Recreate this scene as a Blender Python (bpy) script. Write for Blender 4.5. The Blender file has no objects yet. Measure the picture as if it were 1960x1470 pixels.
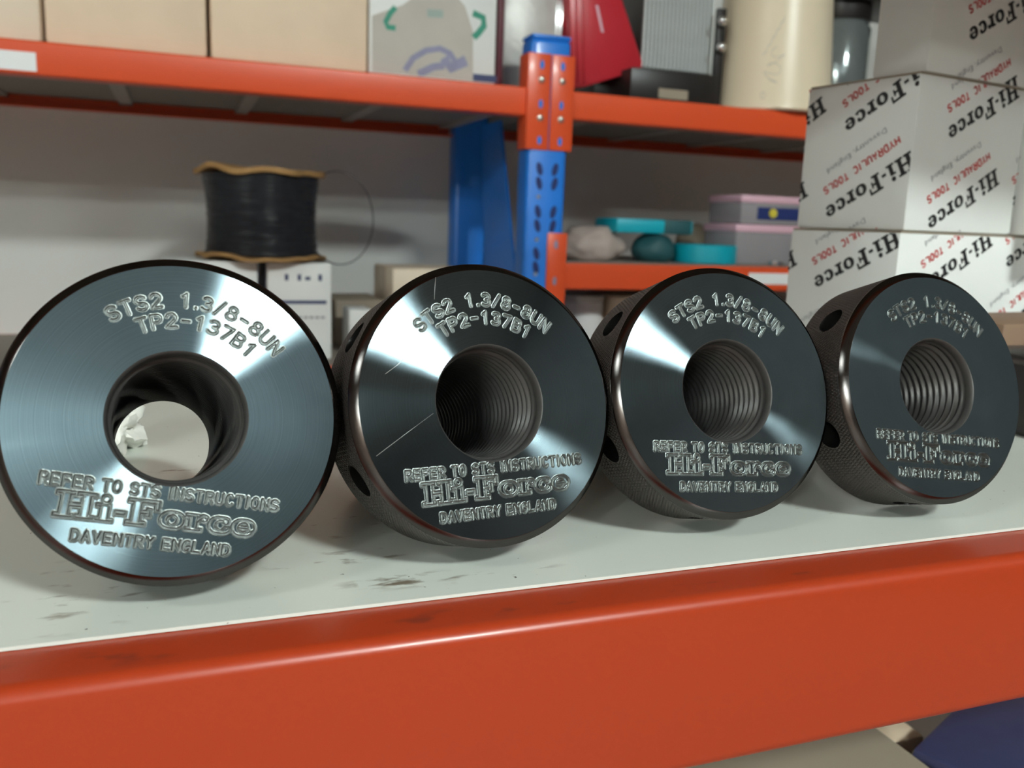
import bpy, bmesh, math, random
import numpy as np
from mathutils import Vector, Matrix, noise

random.seed(7)
SC = bpy.context.scene
COL = SC.collection

# ------------------------------------------------------------------ camera
F_PX = 1686.167
CAM_M = np.array([[0.936446, -0.34901592, 0.03545094],
                  [0.02994459, 0.1802092, 0.9831724],
                  [0.3495314, 0.9196263, -0.17920732]])     # rows: right, up, forward
CAM_C = np.array([0.0, 0.0, 0.107378])
cam_data = bpy.data.cameras.new('camera')
cam_data.sensor_width = 36.0
cam_data.lens = F_PX / 1960 * 36.0
cam_data.clip_start = 0.01
cam_data.clip_end = 60
cam_data.dof.use_dof = True
cam_data.dof.focus_distance = 0.300
cam_data.dof.aperture_fstop = 17.0
cam = bpy.data.objects.new('camera', cam_data)
COL.objects.link(cam)
mw = Matrix.Identity(4)
for r in range(3):
    mw[r][0] = CAM_M[0][r]; mw[r][1] = CAM_M[1][r]; mw[r][2] = -CAM_M[2][r]; mw[r][3] = CAM_C[r]
cam.matrix_world = mw
SC.camera = cam

# ------------------------------------------------------------------ world, lamps, exposure
world = bpy.data.worlds.new('world')
SC.world = world
world.use_nodes = True
world.node_tree.nodes['Background'].inputs[0].default_value = (1.0, 0.78, 0.68, 1)
world.node_tree.nodes['Background'].inputs[1].default_value = 0.06
SC.view_settings.view_transform = 'Standard'
SC.view_settings.look = 'None'
SC.view_settings.gamma = 1.0
SC.view_settings.use_curve_mapping = False
SC.view_settings.exposure = 0.46
CEILING_Z = 2.37
# ceiling panels: centre x, centre y, strength of the diffuser
LAMPS = [(1.12, -2.92, 172.0), (-4.6, -6.6, 230.0), (-4.6, -5.2, 230.0), (-2.7, -1.2, 32.0)]
GLOW_RADIANCE = 0.95                        # glow of the added rooflight that brightens the first puller's face
LAMP_COLOR = (0.90, 1.0, 0.965)


def at(px, py, y):
    """Point of the place on the vertical plane Y=y that the photograph shows at (px, py)."""
    d = CAM_M.T @ np.array([(px - 980) / F_PX, (735 - py) / F_PX, 1.0])
    return Vector(CAM_C + d * (y / d[1]))


# ------------------------------------------------------------------ materials
MATS = {}


def new_mat(name):
    m = bpy.data.materials.new(name)
    m.use_nodes = True
    MATS[name] = m
    nt = m.node_tree
    return m, nt, nt.nodes['Principled BSDF']


def setp(b, **kw):
    for k, v in kw.items():
        k = k.replace('_', ' ')
        if k in b.inputs:
            b.inputs[k].default_value = v


def node(nt, typ, **kw):
    n = nt.nodes.new(typ)
    for k, v in kw.items():
        setattr(n, k, v)
    return n


def simple(name, col, rough=0.5, metal=0.0, var=0.06, scale=30.0, bump=0.0, bscale=200.0, coat=0.0, **kw):
    """One colour with a little procedural unevenness and fine relief."""
    m, nt, b = new_mat(name)
    setp(b, Roughness=rough, Metallic=metal)
    if coat: setp(b, Coat_Weight=coat, Coat_Roughness=0.12)
    for k, v in kw.items():
        setp(b, **{k: v})
    tc = node(nt, 'ShaderNodeTexCoord')
    nz = node(nt, 'ShaderNodeTexNoise')
    nz.inputs['Scale'].default_value = scale
    nz.inputs['Detail'].default_value = 4
    nt.links.new(tc.outputs['Object'], nz.inputs['Vector'])
    mix = node(nt, 'ShaderNodeMix', data_type='RGBA')
    lo = [max(0, c * (1 - var)) for c in col]; hi = [min(1, c * (1 + var)) for c in col]
    mix.inputs[6].default_value = (*lo, 1); mix.inputs[7].default_value = (*hi, 1)
    nt.links.new(nz.outputs['Fac'], mix.inputs[0])
    nt.links.new(mix.outputs[2], b.inputs['Base Color'])
    if bump:
        n2 = node(nt, 'ShaderNodeTexNoise'); n2.inputs['Scale'].default_value = bscale
        n2.inputs['Detail'].default_value = 3
        nt.links.new(tc.outputs['Object'], n2.inputs['Vector'])
        bp = node(nt, 'ShaderNodeBump'); bp.inputs['Strength'].default_value = bump
        bp.inputs['Distance'].default_value = 0.001
        nt.links.new(n2.outputs['Fac'], bp.inputs['Height'])
        nt.links.new(bp.outputs[0], b.inputs['Normal'])
    return m


def brushed(name, col, alpha_along, alpha_across, var=0.16):
    """Turned steel: tool lines run around the object's local Z axis, so gloss spreads along the radius."""
    m, nt, b = new_mat(name)
    nt.nodes.remove(b)
    g = node(nt, 'ShaderNodeBsdfAnisotropic', distribution='BECKMANN')
    nt.links.new(g.outputs[0], nt.nodes['Material Output'].inputs['Surface'])
    k = math.sqrt(alpha_across / alpha_along)
    r0 = math.sqrt(math.sqrt(alpha_along * alpha_across))
    g.inputs['Anisotropy'].default_value = k - 1
    tc = node(nt, 'ShaderNodeTexCoord')
    sep = node(nt, 'ShaderNodeSeparateXYZ')
    nt.links.new(tc.outputs['Object'], sep.inputs[0])
    cmb = node(nt, 'ShaderNodeCombineXYZ')
    nt.links.new(sep.outputs[0], cmb.inputs[0]); nt.links.new(sep.outputs[1], cmb.inputs[1])
    nrm = node(nt, 'ShaderNodeVectorMath', operation='NORMALIZE')
    nt.links.new(cmb.outputs[0], nrm.inputs[0])
    vt = node(nt, 'ShaderNodeVectorTransform', vector_type='VECTOR', convert_from='OBJECT', convert_to='WORLD')
    nt.links.new(nrm.outputs[0], vt.inputs[0])
    nt.links.new(vt.outputs[0], g.inputs['Tangent'])
    ln = node(nt, 'ShaderNodeVectorMath', operation='LENGTH')
    nt.links.new(cmb.outputs[0], ln.inputs[0])
    # concentric tool lines in tone, cloudy oil film in gloss
    nz = node(nt, 'ShaderNodeTexNoise', noise_dimensions='1D')
    nz.inputs['Scale'].default_value = 2600; nz.inputs['Detail'].default_value = 3
    nt.links.new(ln.outputs['Value'], nz.inputs['W'])
    sm = node(nt, 'ShaderNodeTexNoise'); sm.inputs['Scale'].default_value = 55; sm.inputs['Detail'].default_value = 4
    nt.links.new(tc.outputs['Object'], sm.inputs['Vector'])
    add = node(nt, 'ShaderNodeMath', operation='ADD')
    nt.links.new(nz.outputs['Fac'], add.inputs[0]); nt.links.new(sm.outputs['Fac'], add.inputs[1])
    mr = node(nt, 'ShaderNodeMapRange'); mr.inputs[1].default_value = 0.6; mr.inputs[2].default_value = 1.4
    nt.links.new(add.outputs[0], mr.inputs[0])
    mix = node(nt, 'ShaderNodeMix', data_type='RGBA')
    mix.inputs[6].default_value = (*[c * (1 - var) for c in col], 1)
    mix.inputs[7].default_value = (*[min(1, c * (1 + var)) for c in col], 1)
    nt.links.new(mr.outputs[0], mix.inputs[0]); nt.links.new(mix.outputs[2], g.inputs['Color'])
    mr2 = node(nt, 'ShaderNodeMapRange'); mr2.inputs[3].default_value = r0 * 0.9; mr2.inputs[4].default_value = r0 * 1.12
    nt.links.new(sm.outputs['Fac'], mr2.inputs[0]); nt.links.new(mr2.outputs[0], g.inputs['Roughness'])
    return m


def stained(name, col, rough, stains, stain_col, var=0.04, coat=0.0, grain=220.0, specks=0.0):
    """Painted or laminated surface with scuffs: each stain is (x, y, z, rx, ry, rz, threshold) in object space."""
    m, nt, b = new_mat(name)
    setp(b, Roughness=rough)
    if coat: setp(b, Coat_Weight=coat, Coat_Roughness=0.1)
    tc = node(nt, 'ShaderNodeTexCoord')
    nz = node(nt, 'ShaderNodeTexNoise'); nz.inputs['Scale'].default_value = 6; nz.inputs['Detail'].default_value = 3
    nt.links.new(tc.outputs['Object'], nz.inputs['Vector'])
    mix = node(nt, 'ShaderNodeMix', data_type='RGBA')
    mix.inputs[6].default_value = (*[c * (1 - var) for c in col], 1)
    mix.inputs[7].default_value = (*[min(1, c * (1 + var)) for c in col], 1)
    nt.links.new(nz.outputs['Fac'], mix.inputs[0])
    cur = mix.outputs[2]
    fine = node(nt, 'ShaderNodeTexNoise'); fine.inputs['Scale'].default_value = grain; fine.inputs['Detail'].default_value = 5
    mp = node(nt, 'ShaderNodeMapping'); mp.inputs['Scale'].default_value = (0.35, 1.0, 1.0)
    nt.links.new(tc.outputs['Object'], mp.inputs[0]); nt.links.new(mp.outputs[0], fine.inputs['Vector'])
    for (x, y, z, rx, ry, rz, th) in stains:
        m2 = node(nt, 'ShaderNodeMapping', vector_type='TEXTURE')
        m2.inputs['Location'].default_value = (x, y, z); m2.inputs['Scale'].default_value = (rx, ry, rz)
        nt.links.new(tc.outputs['Object'], m2.inputs[0])
        ln = node(nt, 'ShaderNodeVectorMath', operation='LENGTH'); nt.links.new(m2.outputs[0], ln.inputs[0])
        fall = node(nt, 'ShaderNodeMapRange'); fall.inputs[1].default_value = 0.3; fall.inputs[2].default_value = 1.0
        fall.inputs[3].default_value = 1.0; fall.inputs[4].default_value = 0.0
        nt.links.new(ln.outputs['Value'], fall.inputs[0])
        gr = node(nt, 'ShaderNodeMapRange'); gr.inputs[1].default_value = th; gr.inputs[2].default_value = th + 0.10
        nt.links.new(fine.outputs['Fac'], gr.inputs[0])
        mu = node(nt, 'ShaderNodeMath', operation='MULTIPLY')
        nt.links.new(fall.outputs[0], mu.inputs[0]); nt.links.new(gr.outputs[0], mu.inputs[1])
        mx = node(nt, 'ShaderNodeMix', data_type='RGBA'); mx.inputs[7].default_value = (*stain_col, 1)
        nt.links.new(mu.outputs[0], mx.inputs[0]); nt.links.new(cur, mx.inputs[6]); cur = mx.outputs[2]
    if specks:
        vo = node(nt, 'ShaderNodeTexNoise'); vo.inputs['Scale'].default_value = 420; vo.inputs['Detail'].default_value = 2
        nt.links.new(tc.outputs['Object'], vo.inputs['Vector'])
        gr = node(nt, 'ShaderNodeMapRange'); gr.inputs[1].default_value = specks; gr.inputs[2].default_value = specks + 0.03
        nt.links.new(vo.outputs['Fac'], gr.inputs[0])
        mx = node(nt, 'ShaderNodeMix', data_type='RGBA'); mx.inputs[7].default_value = (0.06, 0.05, 0.04, 1)
        nt.links.new(gr.outputs[0], mx.inputs[0]); nt.links.new(cur, mx.inputs[6]); cur = mx.outputs[2]
    nt.links.new(cur, b.inputs['Base Color'])
    return m


def emitter(name, col, strength):
    m, nt, b = new_mat(name)
    setp(b, Base_Color=(0.9, 0.9, 0.9, 1), Emission_Color=(*col, 1), Emission_Strength=strength)
    return m


brushed('face_steel', (0.19, 0.255, 0.285), 0.124, 0.013)
simple('letter_steel', (0.14, 0.155, 0.15), 0.32, 1.0, 0.2, 900, 0.15, 1800)
brushed('chamfer_steel', (0.095, 0.088, 0.085), 0.07, 0.04)
simple('knurl_steel', (0.095, 0.081, 0.074), 0.38, 0.7, 0.2, 300)
simple('bore_steel', (0.082, 0.08, 0.077), 0.36, 0.35, 0.15, 300)
simple('hole_shade_steel', (0.022, 0.021, 0.02), 0.30, 0.6, 0.2, 120)  # darker steel for the hole walls, their inner shade put into the colour
simple('shank_steel', (0.05, 0.048, 0.047), 0.38, 0.8, 0.2, 120)
simple('scratch_steel', (0.75, 0.77, 0.75), 0.4, 0.8, 0.1, 300)
simple('wall_paint', (0.70, 0.70, 0.67), 0.7, 0, 0.03, 3, 0.1, 400)
simple('ceiling_paint', (0.50, 0.50, 0.49), 0.8, 0, 0.03, 3)
simple('floor_paint', (0.20, 0.155, 0.13), 0.5, 0, 0.1, 4)
simple('tan_wall', (0.34, 0.27, 0.23), 0.7, 0, 0.05, 3)
simple('dark_wall', (0.045, 0.035, 0.032), 0.7, 0, 0.1, 3)
simple('orange_paint', (0.74, 0.085, 0.020), 0.34, 0, 0.05, 8, coat=0.1)
simple('blue_paint', (0.014, 0.19, 0.70), 0.36, 0, 0.06, 20, coat=0.15)
simple('blue_dark', (0.006, 0.02, 0.12), 0.6, 0, 0.1, 20)
simple('zinc', (0.62, 0.60, 0.55), 0.3, 0.9, 0.1, 60)
simple('bar_grey', (0.42, 0.38, 0.34), 0.5, 0, 0.08, 12)
simple('deck_board', (0.27, 0.235, 0.20), 0.7, 0, 0.08, 12)
simple('kraft', (0.80, 0.63, 0.46), 0.75, 0, 0.07, 18, 0.1, 300)
simple('kraft_pale', (0.82, 0.69, 0.54), 0.75, 0, 0.06, 14, 0.1, 300)
simple('kraft_dark', (0.24, 0.15, 0.095), 0.7, 0, 0.1, 14)
simple('kraft_grey', (0.32, 0.265, 0.20), 0.75, 0, 0.08, 14)
simple('tape_tan', (0.56, 0.40, 0.24), 0.3, 0, 0.05, 30)
simple('white_card', (0.76, 0.77, 0.75), 0.5, 0, 0.04, 12, 0.06, 260)
simple('white_gloss', (0.80, 0.80, 0.80), 0.3, 0, 0.03, 12)
simple('print_black', (0.015, 0.016, 0.018), 0.5, 0, 0.3, 80)
simple('print_red', (0.55, 0.05, 0.05), 0.5, 0, 0.2, 80)
simple('print_grey', (0.30, 0.30, 0.32), 0.5, 0, 0.2, 80)
simple('scribble_ink', (0.42, 0.40, 0.38), 0.5, 0, 0.2, 80)
simple('print_navy', (0.03, 0.04, 0.13), 0.5, 0, 0.2, 40)
simple('print_green', (0.02, 0.26, 0.17), 0.5, 0, 0.2, 40)
simple('print_purple', (0.24, 0.24, 0.36), 0.5, 0, 0.3, 60)
simple('print_pale', (0.30, 0.38, 0.34), 0.5, 0, 0.1, 20)
simple('print_bowl', (0.47, 0.43, 0.38), 0.5, 0, 0.12, 20)
simple('label_white', (0.85, 0.85, 0.85), 0.5, 0, 0.02, 20)
simple('wire_black', (0.024, 0.025, 0.029), 0.26, 0, 0.3, 60)
simple('flange_board', (0.36, 0.20, 0.07), 0.75, 0, 0.25, 40, 0.4, 120)
simple('red_plastic', (0.52, 0.022, 0.035), 0.32, 0, 0.06, 12)
simple('maroon', (0.16, 0.02, 0.035), 0.5, 0, 0.1, 12)
simple('black_plastic', (0.016, 0.013, 0.012), 0.38, 0, 0.2, 30)
simple('cream_plastic', (0.80, 0.68, 0.50), 0.32, 0, 0.02, 8)
simple('cyan_plastic', (0.0, 0.36, 0.46), 0.42, 0, 0.05, 14)
simple('teal_dark', (0.012, 0.075, 0.085), 0.6, 0, 0.15, 30)
simple('foam_white', (0.85, 0.84, 0.78), 0.6, 0, 0.04, 60, 0.3, 300)
simple('purple_bag', (0.05, 0.055, 0.13), 0.28, 0, 0.2, 12, 0.5, 40)
simple('pink_lid', (0.68, 0.42, 0.50), 0.35, 0, 0.05, 20)
simple('yellow_part', (0.6, 0.5, 0.05), 0.5, 0, 0.1, 20)
simple('clear_box', (0.55, 0.52, 0.55), 0.25, 0, 0.05, 20, Transmission_Weight=0.55, IOR=1.2)
simple('clear_bag', (0.62, 0.52, 0.47), 0.28, 0, 0.10, 24, 0.8, 60, Transmission_Weight=0.35, IOR=1.15)
simple('silver_wrap', (0.52, 0.50, 0.47), 0.38, 0.2, 0.12, 40, 0.8, 90)
simple('clear_plate', (0.74, 0.78, 0.78), 0.25, 0.0, 0.1, 40)
simple('jar_glass', (0.30, 0.34, 0.34), 0.14, 0.45, 0.1, 30, 0.3, 60, Transmission_Weight=0.3)
simple('chrome', (0.8, 0.8, 0.8), 0.15, 1.0, 0.05, 30)
stained('shelf_white', (0.68, 0.71, 0.65), 0.32,
        [(0.047, 0.268, 0, 0.030, 0.010, 0.02, 0.56), (0.060, 0.246, 0, 0.022, 0.007, 0.02, 0.50),
         (0.085, 0.244, 0, 0.030, 0.006, 0.02, 0.58), (-0.004, 0.388, 0, 0.016, 0.010, 0.02, 0.56),
         (0.055, 0.300, 0, 0.030, 0.020, 0.02, 0.62), (-0.030, 0.262, 0, 0.030, 0.030, 0.02, 0.60),
         (-0.038, 0.239, 0, 0.010, 0.004, 0.02, 0.55), (0.22, 0.27, 0, 0.08, 0.02, 0.02, 0.66)],
        (0.20, 0.165, 0.12), coat=0.12, specks=0.745)
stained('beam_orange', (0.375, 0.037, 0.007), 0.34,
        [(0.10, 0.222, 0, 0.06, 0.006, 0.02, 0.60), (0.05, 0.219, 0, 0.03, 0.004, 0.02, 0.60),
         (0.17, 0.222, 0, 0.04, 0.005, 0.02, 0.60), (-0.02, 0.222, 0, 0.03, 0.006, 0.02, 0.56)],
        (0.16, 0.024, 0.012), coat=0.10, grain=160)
emitter('lamp_diffuser', LAMP_COLOR, 1.0)
emitter('added_glow', (0.80, 0.98, 1.0), GLOW_RADIANCE)


# ------------------------------------------------------------------ mesh helpers
def link(o, parent=None):
    COL.objects.link(o)
    if parent is not None:
        o.parent = parent
    return o


def finish(name, me, mat, parent=None, smooth=False, loc=None):
    if isinstance(mat, (list, tuple)):
        for m in mat: me.materials.append(MATS[m])
    elif mat:
        me.materials.append(MATS[mat])
    if smooth is True:
        me.polygons.foreach_set('use_smooth', [True] * len(me.polygons))
    elif smooth:
        me.polygons.foreach_set('use_smooth', [True] * len(me.polygons))
        me.set_sharp_from_angle(angle=math.radians(smooth))
    me.update()
    o = bpy.data.objects.new(name, me)
    if loc is not None: o.location = loc
    return link(o, parent)


def bm_obj(name, bm, mat, parent=None, smooth=False, loc=None):
    bmesh.ops.recalc_face_normals(bm, faces=bm.faces)
    me = bpy.data.meshes.new(name)
    bm.to_mesh(me); bm.free()
    return finish(name, me, mat, parent, smooth, loc)


def np_mesh(name, V, Q, mat, parent=None, smooth=True):
    me = bpy.data.meshes.new(name)
    V = np.asarray(V, np.float32); Q = np.asarray(Q, np.int32)
    me.vertices.add(len(V)); me.vertices.foreach_set('co', V.ravel())
    me.loops.add(Q.size); me.loops.foreach_set('vertex_index', Q.ravel())
    me.polygons.add(len(Q)); me.polygons.foreach_set('loop_start', np.arange(0, Q.size, Q.shape[1], dtype=np.int32))
    me.update(calc_edges=True)
    me.validate()
    return finish(name, me, mat, parent, smooth)


def tag(o, label, cat, group=None, kind=None):
    if label: o['label'] = label
    if cat: o['category'] = cat
    if group: o['group'] = group
    if kind: o['kind'] = kind
    return o


def empty(name, loc, label, cat, group=None, rot=None):
    o = bpy.data.objects.new(name, None)
    o.empty_display_size = 0.02
    o.location = loc
    if rot is not None: o.rotation_euler = rot
    link(o)
    return tag(o, label, cat, group)


def add_box(bm, lo, hi, bevel=0.0, seg=2, mat=0):
    lo = Vector(lo); hi = Vector(hi)
    g = bmesh.ops.create_cube(bm, size=1.0)
    vs = g['verts']
    for v in vs:
        v.co = Vector(((lo[i] + hi[i]) / 2 + v.co[i] * (hi[i] - lo[i])) for i in range(3))
    fs = {f for v in vs for f in v.link_faces}
    for f in fs: f.material_index = mat
    if bevel:
        es = list({e for v in vs for e in v.link_edges})
        bmesh.ops.bevel(bm, geom=es, offset=bevel, segments=seg, profile=0.5, affect='EDGES')
    return vs


def box(name, lo, hi, mat, parent=None, bevel=0.0, smooth=None, seg=2):
    bm = bmesh.new()
    add_box(bm, lo, hi, bevel, seg)
    return bm_obj(name, bm, mat, parent, (40 if bevel else False) if smooth is None else smooth)


def prism(name, pts, axis, a0, a1, mat, parent=None, bevel=0.0, smooth=False):
    """Extrude a closed 2D outline along an axis ('x': pts are (y,z); 'y': (x,z); 'z': (x,y))."""
    bm = bmesh.new()

    def mk(p, a):
        return {'x': (a, p[0], p[1]), 'y': (p[0], a, p[1]), 'z': (p[0], p[1], a)}[axis]
    A = [bm.verts.new(mk(p, a0)) for p in pts]; B = [bm.verts.new(mk(p, a1)) for p in pts]
    n = len(pts)
    bm.faces.new(A); bm.faces.new(B[::-1])
    for i in range(n):
        bm.faces.new((A[i], B[i], B[(i + 1) % n], A[(i + 1) % n]))
    bmesh.ops.recalc_face_normals(bm, faces=bm.faces)
    if bevel:
        bmesh.ops.bevel(bm, geom=list(bm.edges), offset=bevel, segments=2, profile=0.5, affect='EDGES')
    return bm_obj(name, bm, mat, parent, smooth or (40 if bevel else False))


def lathe(name, prof, mat, parent=None, n=48, smooth=35, loc=None, cap=True, jitter=None):
    """Revolve (r, z) points around Z."""
    bm = bmesh.new()
    rings = []
    for k, (r, z) in enumerate(prof):
        ring = []
        for i in range(n):
            a = 2 * math.pi * i / n
            rr, zz = (r, z) if jitter is None else jitter(r, z, a, k)
            ring.append(bm.verts.new((rr * math.cos(a), rr * math.sin(a), zz)))
        rings.append(ring)
    for A, B in zip(rings, rings[1:]):
        for i in range(n):
            bm.faces.new((A[i], A[(i + 1) % n], B[(i + 1) % n], B[i]))
    if cap:
        bm.faces.new(rings[0][::-1]); bm.faces.new(rings[-1])
    return bm_obj(name, bm, mat, parent, smooth, loc)


def tube(name, pts, r, mat, parent=None, n=8):
    bm = bmesh.new()
    pts = [Vector(p) for p in pts]
    rings = []
    up = Vector((0.13, 0.27, 0.95)).normalized()
    for i, p in enumerate(pts):
        t = (pts[min(i + 1, len(pts) - 1)] - pts[max(i - 1, 0)]).normalized()
        a = t.cross(up)
        if a.length < 1e-4: a = t.cross(Vector((1, 0, 0)))
        a.normalize(); b = t.cross(a)
        rings.append([bm.verts.new(p + r * (math.cos(2 * math.pi * k / n) * a + math.sin(2 * math.pi * k / n) * b)) for k in range(n)])
    for A, B in zip(rings, rings[1:]):
        for i in range(n):
            bm.faces.new((A[i], A[(i + 1) % n], B[(i + 1) % n], B[i]))
    bm.faces.new(rings[0][::-1]); bm.faces.new(rings[-1])
    return bm_obj(name, bm, mat, parent, True)


def blob(name, size, mat, seed, amp=0.25, freq=1.6, sub=4, flat=True, parent=None, loc=None):
    bm = bmesh.new()
    bmesh.ops.create_icosphere(bm, subdivisions=sub, radius=1.0)
    for v in bm.verts:
        d = v.co.normalized()
        k = 1 + amp * noise.noise(d * freq + Vector((seed, 0, 0))) + 0.45 * amp * noise.noise(d * freq * 3.1 + Vector((0, seed, 0)))
        c = d * k
        if flat: c.z = max(c.z, -0.72)
        v.co = Vector((c.x * size[0], c.y * size[1], c.z * size[2]))
    if flat:
        zmin = min(v.co.z for v in bm.verts)
        for v in bm.verts: v.co.z -= zmin
    return bm_obj(name, bm, mat, parent, 50, loc)


# ------------------------------------------------------------------ lettering
def arc(cx, cy, rx, ry, a0, a1, n=14):
    return [(cx + rx * math.cos(math.radians(a0 + (a1 - a0) * i / n)), cy + ry * math.sin(math.radians(a0 + (a1 - a0) * i / n))) for i in range(n + 1)]


W_ = 0.58
GLYPH = {
    'S': [arc(.29, .745, .29, .255, 25, 270) + arc(.29, .245, .29, .245, 90, -155)[1:]],
    'T': [[(0, 1), (W_, 1)], [(.29, 1), (.29, 0)]],
    '2': [arc(.28, .72, .28, .28, 165, -35) + [(0, 0), (W_, 0)]],
    '1': [[(.10, .78), (.32, 1), (.32, 0)]],
    '.': [[(.28, .02), (.30, .02)]],
    ',': [[(.30, .06), (.22, -.14)]],
    '3': [arc(.27, .755, .27, .245, 150, -90) + arc(.27, .255, .30, .255, 90, -150)[1:]],
    '/': [[(.05, -.02), (.52, 1.02)]],
    '8': [arc(.29, .765, .24, .235, 0, 360, 22), arc(.29, .265, .29, .265, 0, 360, 22)],
    '-': [[(.08, .48), (.50, .48)]],
    'U': [[(0, 1), (0, .28)] + arc(.29, .28, .29, .28, 180, 360) + [(W_, 1)]],
    'N': [[(0, 0), (0, 1), (W_, 0), (W_, 1)]],
    'P': [[(0, 0), (0, 1), (.32, 1)] + arc(.32, .73, .26, .27, 90, -90) + [(0, .46)]],
    '7': [[(0, 1), (W_, 1), (.18, 0)]],
    'B': [[(0, 0), (0, 1), (.32, 1)] + arc(.32, .76, .22, .24, 90, -90) + [(0, .52)], [(.32, .52)] + arc(.32, .26, .26, .26, 90, -90) + [(0, 0)]],
    'R': [[(0, 0), (0, 1), (.32, 1)] + arc(.32, .74, .26, .26, 90, -90) + [(0, .48)], [(.30, .48), (W_, 0)]],
    'E': [[(W_, 1), (0, 1), (0, 0), (W_, 0)], [(0, .52), (.45, .52)]],
    'F': [[(W_, 1), (0, 1), (0, 0)], [(0, .52), (.45, .52)]],
    'O': [arc(.29, .5, .29, .5, 0, 360, 26)],
    'I': [[(.29, 1), (.29, 0)]],
    'C': [arc(.30, .5, .30, .5, 42, 318, 20)],
    'D': [[(0, 0), (0, 1), (.22, 1)] + arc(.22, .5, .36, .5, 90, -90, 18) + [(0, 0)]],
    'A': [[(0, 0), (.29, 1), (W_, 0)], [(.10, .34), (.48, .34)]],
    'V': [[(0, 1), (.29, 0), (W_, 1)]],
    'Y': [[(0, 1), (.29, .5), (W_, 1)], [(.29, .5), (.29, 0)]],
    'G': [arc(.30, .5, .30, .5, 45, 335, 20) + [(.58, .46), (.34, .46)]],
    'L': [[(0, 1), (0, 0), (W_, 0)]],
    'H': [[(0, 0), (0, 1)], [(W_, 0), (W_, 1)], [(0, .5), (W_, .5)]],
    ' ': [],
}


def ell(cx, cy, rx, ry, a0, a1, ws, wt, n=24):
    """Arc of an upright ellipse as a ribbon: half width ws at the sides, wt at top and bottom."""
    out = []
    for i in range(n + 1):
        a = math.radians(a0 + (a1 - a0) * i / n)
        out.append((cx + rx * math.cos(a), cy + ry * math.sin(a), wt + (ws - wt) * abs(math.cos(a)) ** 1.3))
    return out


# bold slab-serif letters: ('b', x0, y0, x1, y1) bars, ('r', [(x, y, half width)...]) ribbons, ('d', x, y, r) discs
SERIF = {
    'H': (1.22, [('b', .15, 0, .44, 1), ('b', .78, 0, 1.07, 1), ('b', 0, 0, .57, .13), ('b', .65, 0, 1.22, .13), ('b', 0, .87, .57, 1), ('b', .65, .87, 1.22, 1), ('b', .4, .43, .82, .57)]),
    'i': (.56, [('b', .14, 0, .42, .66), ('b', 0, 0, .56, .12), ('b', 0, .54, .42, .66), ('d', .28, .87, .145)]),
    '-': (.36, [('b', .02, .30, .34, .46)]),
    'F': (1.02, [('b', .15, 0, .44, 1), ('b', 0, 0, .60, .13), ('b', 0, .87, 1.0, 1), ('b', .86, .62, 1.0, 1), ('b', .4, .44, .70, .57), ('b', .62, .33, .74, .68)]),
    'o': (.84, [('r', ell(.42, .33, .29, .265, 0, 360, .135, .065, 30))]),
    'r': (.74, [('b', .13, 0, .40, .66), ('b', 0, 0, .54, .12), ('b', 0, .54, .40, .66), ('r', [(.38, .40, .05), (.46, .54, .07), (.56, .60, .07), (.64, .57, .07)]), ('d', .63, .52, .115)]),
    'c': (.76, [('r', ell(.40, .33, .28, .265, 48, 325, .135, .065)), ('d', .58, .49, .11)]),
    'e': (.80, [('r', ell(.40, .33, .28, .265, 2, 325, .13, .065)), ('b', .22, .29, .74, .38)]),
}


def logo_prims(x0, y0, width, height, gap=0.03):
    word = 'Hi-Force'
    tot = sum(SERIF[c][0] + gap for c in word) - gap
    sx = width / tot; sy = height; out = []; x = 0.0
    for c in word:
        w, prims = SERIF[c]
        for p in prims:
            if p[0] == 'b': out.append(('b', x0 + (x + p[1]) * sx, y0 + p[2] * sy, x0 + (x + p[3]) * sx, y0 + p[4] * sy))
            elif p[0] == 'd': out.append(('d', x0 + (x + p[1]) * sx, y0 + p[2] * sy, p[3] * (sx + sy) / 2))
            else: out.append(('r', [(x0 + (x + q[0]) * sx, y0 + q[1] * sy, q[2] * (sx + sy) / 2) for q in p[1]]))
        x += w + gap
    return out


def text_strokes(s, x0, y0, width, height, space=0.55):
    """Single-stroke line of text, left at x0, base line y0, fitted to the width."""
    adv = [(0.26 if c == 'I' else W_) + 0.30 if c != ' ' else space for c in s]
    tot = sum(adv) - 0.30
    k = width / tot; x = 0.0; out = []
    for c, a in zip(s, adv):
        off = -0.16 if c == 'I' else 0
        for st in GLYPH[c]:
            out.append([(x0 + (x + off + p[0]) * k, y0 + p[1] * height) for p in st])
        x += a
    return out


def arc_text(s, rbase, height, gw, centre_deg, step_mm):
    """Single-stroke text set around a circle, letters pointing outwards."""
    adv = [{'.': 0.5, '/': 0.85}.get(c, 1.0) for c in s]
    pos = []; x = 0.0
    for a in adv:
        pos.append(x + a / 2); x += a
    out = []
    for c, p_ in zip(s, pos):
        th = math.radians(centre_deg) - (p_ - x / 2) * step_mm / (rbase + height / 2) - math.pi / 2
        for st in GLYPH[c]:
            q = []
            for (gx, gy) in st:
                lx = (gx - 0.29) / W_ * gw; ly = rbase + gy * height
                q.append((lx * math.cos(th) - ly * math.sin(th), lx * math.sin(th) + ly * math.cos(th)))
            out.append(q)
    return out


def seg_dist(P, pts):
    d = np.full(len(P), 1e9)
    for a, b in zip(pts, pts[1:]):
        a = np.array(a[:2]); b = np.array(b[:2]); ab = b - a; L = ab @ ab
        t = np.clip(((P - a) @ ab) / max(L, 1e-12), 0, 1)
        d = np.minimum(d, np.hypot(P[:, 0] - a[0] - t * ab[0], P[:, 1] - a[1] - t * ab[1]))
    return d


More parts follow.
